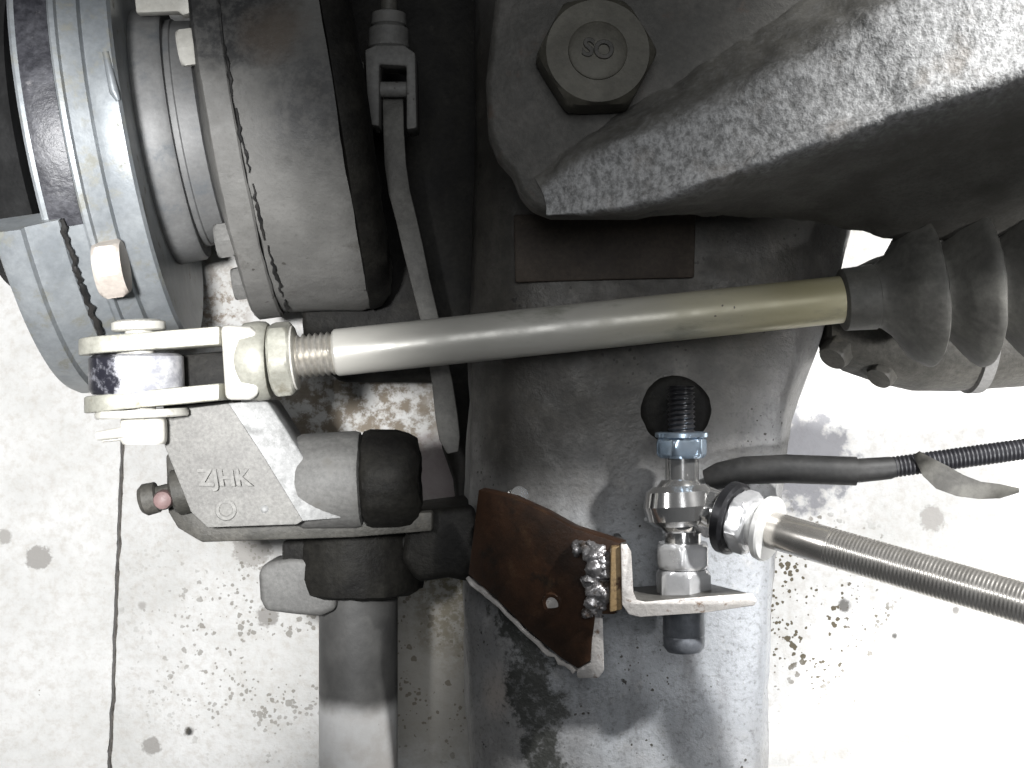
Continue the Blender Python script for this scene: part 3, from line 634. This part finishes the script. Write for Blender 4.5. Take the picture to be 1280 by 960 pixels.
for i in range(NS+1):
    t = i/NS; z = cr([(q,) for q in zt], t)[0]
    pa, pb, pc, pd, pe = (cr(P, t) for P in (A_, B_, C_, D_, E_))
    ctrl = [(pa[0], pa[1], fz-4), (pa[0]+2, pa[1]+3, fz+2), (pb[0], pb[1], fz+z*0.84), (pc[0], pc[1], fz+z*0.95), (pc[0]*.4+pd[0]*.6, pc[1]*.4+pd[1]*.6+4, fz+z*1.04), (pd[0], pd[1]+10, fz+z*1.02), (pe[0], pe[1], fz-6-110*min(1, t*1.6)), (pe[0]-1, pe[1]-2, fz-130)]
    row = []
    for u in range(0, 57): 
        q = cr(ctrl, u/56); row.append(W(q[0], q[1], q[2]))
    rows.append(row)
b = B(); b.grid(rows); arm = b.build('arm', 'arm', brk, smooth=75, jitter=4, jscale=0.03, raw=True)
att = arm.data.attributes.new('scale_cover', 'FLOAT', 'POINT')
for k in range(len(arm.data.vertices)):
    u = k % 57
    att.data[k].value = 0.30 if u < 14 else (0.30+0.70*min(1, (u-14)/9) if u < 30 else max(0.0, 1-max(0, u-37)/6.0))
ba = Axis(W(742, 80, fz-2), (0.03, 0.05, 1))
b = B(); ba.hexnut(b, 0, 52, 68, 3); bolt = b.build('hex_bolt', 'bolt', brk, smooth=25)
b = B(); ba.lathe(b, [(51, 33), (54, 32.5), (55, 30), (54.5, 10)], 48); hd = b.build('bolt_mark_disc', 'bolt', bolt)
hd.name = 'bolt_disc'
text_mesh('bolt_mark', 'SO', 27, ba.A+ba.d*56, -8, 'bracketflat', bolt, 0, 0, 0.8)

# ------------------------------------------------------------------ rusty plate welded to an angle bracket
plate = thing('welded_bracket', 'rusty brown plate welded to a bright L shaped angle bracket', 'bracket', W(700, 740, 20))
def pz(x): return -70+(x-590)*0.62
fr = [(598, 612), (640, 622), (680, 640), (716, 660), (776, 679), (769, 768), (744, 768), (738, 826), (722, 836), (700, 822), (660, 788), (620, 748), (585, 718)]
nrm = Vector((-0.5, -0.14, 0.86)).normalized()
t = [W(x, y, pz(x)) for x, y in fr]; b = B(); b.prism(t, [p-nrm*17 for p in t]); b.build('plate', 'rust', plate, bevel=1.6)
# bright flame-cut edges
def strip(pts, w, mat, name, th=None):
    bb = B(); P = [W(*p) for p in pts]; bb.tube(P, [w*(0.75+0.5*random.random()) for _ in P], 8); return bb.build(name, mat, plate, jitter=1)
eb = []
for (x0, y0), (x1, y1) in zip([(585, 720), (620, 750), (660, 790), (700, 824)], [(620, 750), (660, 790), (700, 824), (722, 838)]):
    for q in range(6): eb.append((x0+(x1-x0)*q/6+random.uniform(-1, 1), y0+(y1-y0)*q/6+random.uniform(-1.5, 1.5)+3, pz(x0+(x1-x0)*q/6)-7))
strip(eb, 3.4, 'cutedge', 'cut_edge')
t = [W(739, 766, pz(739)), W(754, 766, pz(754)-2), W(755, 838, pz(752)-4), (W(748, 848, pz(748)-8)), W(722, 848, pz(722)-8), W(721, 838, pz(721)), W(738, 828, pz(738))]
b = B(); b.prism(t, [p-Vector((0, 0, 16)) for p in t]); b.build('bright_side', 'cutedge', plate, bevel=2, jitter=1)
a = Axis(W(692, 754, pz(692)-3), nrm); b = B(); a.lathe(b, [(0, 8), (4.5, 9), (5, 13), (2, 15)], 24, caps=False); b.build('hole_rim', 'rust', plate)
b = B(); a.lathe(b, [(3.6, 9.5), (3.8, 2)], 24); b.build('hole', 'cutedge', plate)
# weld bead: overlapping lumps
rnd = random.Random(4); b = B()
WP = [(718, 684), (734, 682), (747, 690), (752, 706), (748, 722), (753, 738), (747, 754), (742, 768)]
for off in ((0, 0), (-9, 5), (5, 2)):
    pts = []
    for i in range(60):
        f = i/59; q = cr(WP, f); pts.append(W(q[0]+off[0]*min(1, f*3), q[1]+off[1], pz(q[0])+2+0.5*off[1]))
    b.tube(pts, [(8.5+3.2*abs(math.sin(i*0.42+off[0]))+rnd.uniform(-1, 1))*(0.55+0.45*math.sin(math.pi*min(1, max(0.05, i/59)))) for i in range(60)], 14)
b.build('weld_bead', 'weld', plate, smooth=80, jitter=5, jscale=0.10)
b = B(); b.slab([(764, 684), (777, 682), (778, 762), (762, 766)], 52, 36); b.build('angle_back', 'tanrust', plate, bevel=2, jitter=1)
# L angle: outline of the near edge, then its depth
def angle_bracket():
    z1 = 58; outl = [(776, 680), (784, 680), (789, 690), (791, 740), (796, 750), (806, 752), (860, 748), (940, 742), (946, 750), (943, 757), (880, 766), (800, 771), (786, 768), (778, 756)]
    t = [W(x, y, z1) for x, y in outl]; c = []
    for (x, y), p in zip(outl, t):
        dep = -62
        q = p.copy(); q.z = dep
        if x > 870: q.x -= (x-870)*0.75       # far corner of the leg is cut away
        c.append(q)
    bb = B(); bb.prism(t, c); return bb.build('angle_leg', 'plateface', plate, bevel=2), t
o, tt = angle_bracket()
b = B(); b.prism([p+Vector((0, 0, 1.2)) for p in tt], [p+Vector((0, 0, -3)) for p in tt]); b.build('ground_edge', 'cutedge', plate, bevel=1.2, jitter=1.2, jscale=0.08)

# ------------------------------------------------------------------ upright stud with nuts
stud = thing('threaded_stud', 'upright stud with three nuts standing on the angle bracket', 'stud', W(852, 750, 0))
sa = Axis(W(851, 470, 0), (0.012, -1, 0))
def st(py): return py-470
b = B(); sa.thread(b, st(482), st(546), 17.5, 6.2, 3.2, 32, 8); b.build('stud_thread', 'blackstud', stud)
b = B(); sa.lathe(b, [(st(540), 30), (st(541), 33), (st(546), 33), (st(547), 30)], 40); b.build('nut_flange', 'bluezinc', stud)
b = B(); sa.hexnut(b, st(546), st(572), 33, 22); b.build('top_nut', 'bluezinc', stud, smooth=25)
b = B(); sa.lathe(b, [(st(570), 21), (st(612), 21)], 40); b.build('upper_sleeve', 'chrome', stud)
b = B(); sa.lathe(b, [(st(650), 22.5), (st(652), 23), (st(692), 23)], 40); b.build('lower_sleeve', 'chrome', stud)
b = B(); sa.hexnut(b, st(678), st(710), 36, 8); b.build('middle_nut', 'nutsteel', stud, smooth=25)
b = B(); sa.hexnut(b, st(711), st(750), 36, -6); b.build('bottom_nut', 'nutsteel', stud, smooth=25)
b = B(); sa.lathe(b, [(st(750), 25), (st(792), 26), (st(794), 25), (st(797), 26), (st(808), 25.5), (st(814), 21), (st(815), 8)], 40); b.build('stud_tail', 'bluestud', stud)

# ------------------------------------------------------------------ rod end, jam nut, washer and long threaded shaft
link = thing('rod_end_link', 'shiny rod end on the stud with long threaded shaft running right', 'rod end', W(960, 660, 0))
# eye: ring round the stud with ball inside
ea = Axis(W(851, 632, 0), (0.06, -1, 0.05))
b = B(); ea.lathe(b, [(-23, 22), (-25, 34), (-18, 43), (0, 47), (18, 43), (25, 34), (23, 22)], 64, caps=False); b.build('eye', 'chrome', link, smooth=25)
b = B(); ea.lathe(b, [(-33, 22), (-24, 29), (0, 34), (24, 29), (33, 22)], 48); b.build('ball', 'chrome', link)
sd = W(1290, 757, 250)-W(868, 634, 0); sx = Axis(W(868, 634, 0), sd)
def tp(px): return sx.tpx(px, 0)
b = B(); sx.lathe(b, [(tp(856), 22), (tp(862), 31), (tp(884), 30), (tp(896), 29), (tp(915), 29)], 40); b.build('shank', 'chrome', link)
b = B(); sx.hexnut(b, tp(888), tp(901), 33, 10); b.build('shank_flat', 'chrome', link, smooth=25)
b = B(); sx.lathe(b, [(tp(906), 26), (tp(907), 40), (tp(910), 45), (tp(919), 45), (tp(922), 41)], 56); b.build('black_washer', 'blackstud', link)
b = B(); sx.hexnut(b, tp(921), tp(943), 40, 26); b.build('jam_nut', 'nutsteel', link, smooth=25)
b = B(); sx.lathe(b, [(tp(940), 26), (tp(952), 28), (tp(954), 37), (tp(956), 39.5), (tp(962), 40), (tp(964), 38), (tp(965), 20)], 64); b.build('end_collar', 'collar', link)
b = B(); sx.lathe(b, [(tp(962), 21), (tp(966), 22.5), (tp(1040), 22.5)], 48); b.build('plain_shaft', 'shaft', link)
b = B(); sx.thread(b, tp(1036), tp(1330), 22.8, 4.6, 0.6, 44, 6); b.build('threaded_shaft', 'shaft', link, smooth=70)

# ------------------------------------------------------------------ hose with corrugated sleeve and loose tie
hose = thing('black_hose', 'black rubber hose with corrugated sleeve leaving to the right', 'hose', W(1000, 588, -40))
b = B(); b.tube([W(884, 600, -64), W(900, 594, -58), W(930, 588, -52), (W(985, 586, -45)), W(1070, 589, -40)], [14, 17, 18, 18.5, 18.5], 28); b.build('hose_body', 'hose', hose)
b = B(); b.tube([W(1066, 589, -40), W(1076, 588, -40), W(1112, 585, -40), W(1122, 583, -40)], [15, 15.5, 14.5, 12], 28); b.build('hose_ferrule', 'hose', hose)
cp = [W(1116, 584, -40), W(1290, 560, -40)]; ac, LC = axis2(cp[0], cp[1]); b = B()
pr = []; tq = 0
while tq < LC+120: pr += [(tq, 12), (tq+2, 13.6), (tq+3.6, 13.6), (tq+4.6, 11.6)]; tq += 5.4
ac.lathe(b, pr, 28); b.build('corrugated_sleeve', 'corr', hose)
tie = thing('rubber_tie', 'loose dark rubber strip curling off the corrugated hose', 'strip', W(1200, 600, -30))
TP = [(1146, 566, -24, 4), (1150, 572, -22, 7), (1162, 585, -22, 13), (1178, 597, -24, 16), (1200, 607, -28, 14), (1225, 613, -30, 11), (1250, 614, -30, 9), (1274, 613, -30, 3)]
rows = []
for i, (x, y, z, w) in enumerate(TP):
    p = TP[max(0, i-1)]; q = TP[min(len(TP)-1, i+1)]; dx, dy = q[0]-p[0], q[1]-p[1]; l = math.hypot(dx, dy); nx, ny = -dy/l, dx/l
    rows.append([W(x+nx*w, y+ny*w, z), W(x-nx*w, y-ny*w, z+8), W(x-nx*w, y-ny*w, z+5), W(x+nx*w, y+ny*w, z-4)])
b = B(); b.grid(rows, closed_u=True, cap0=True, cap1=True); b.build('tie_strip', 'strap', tie, smooth=60)
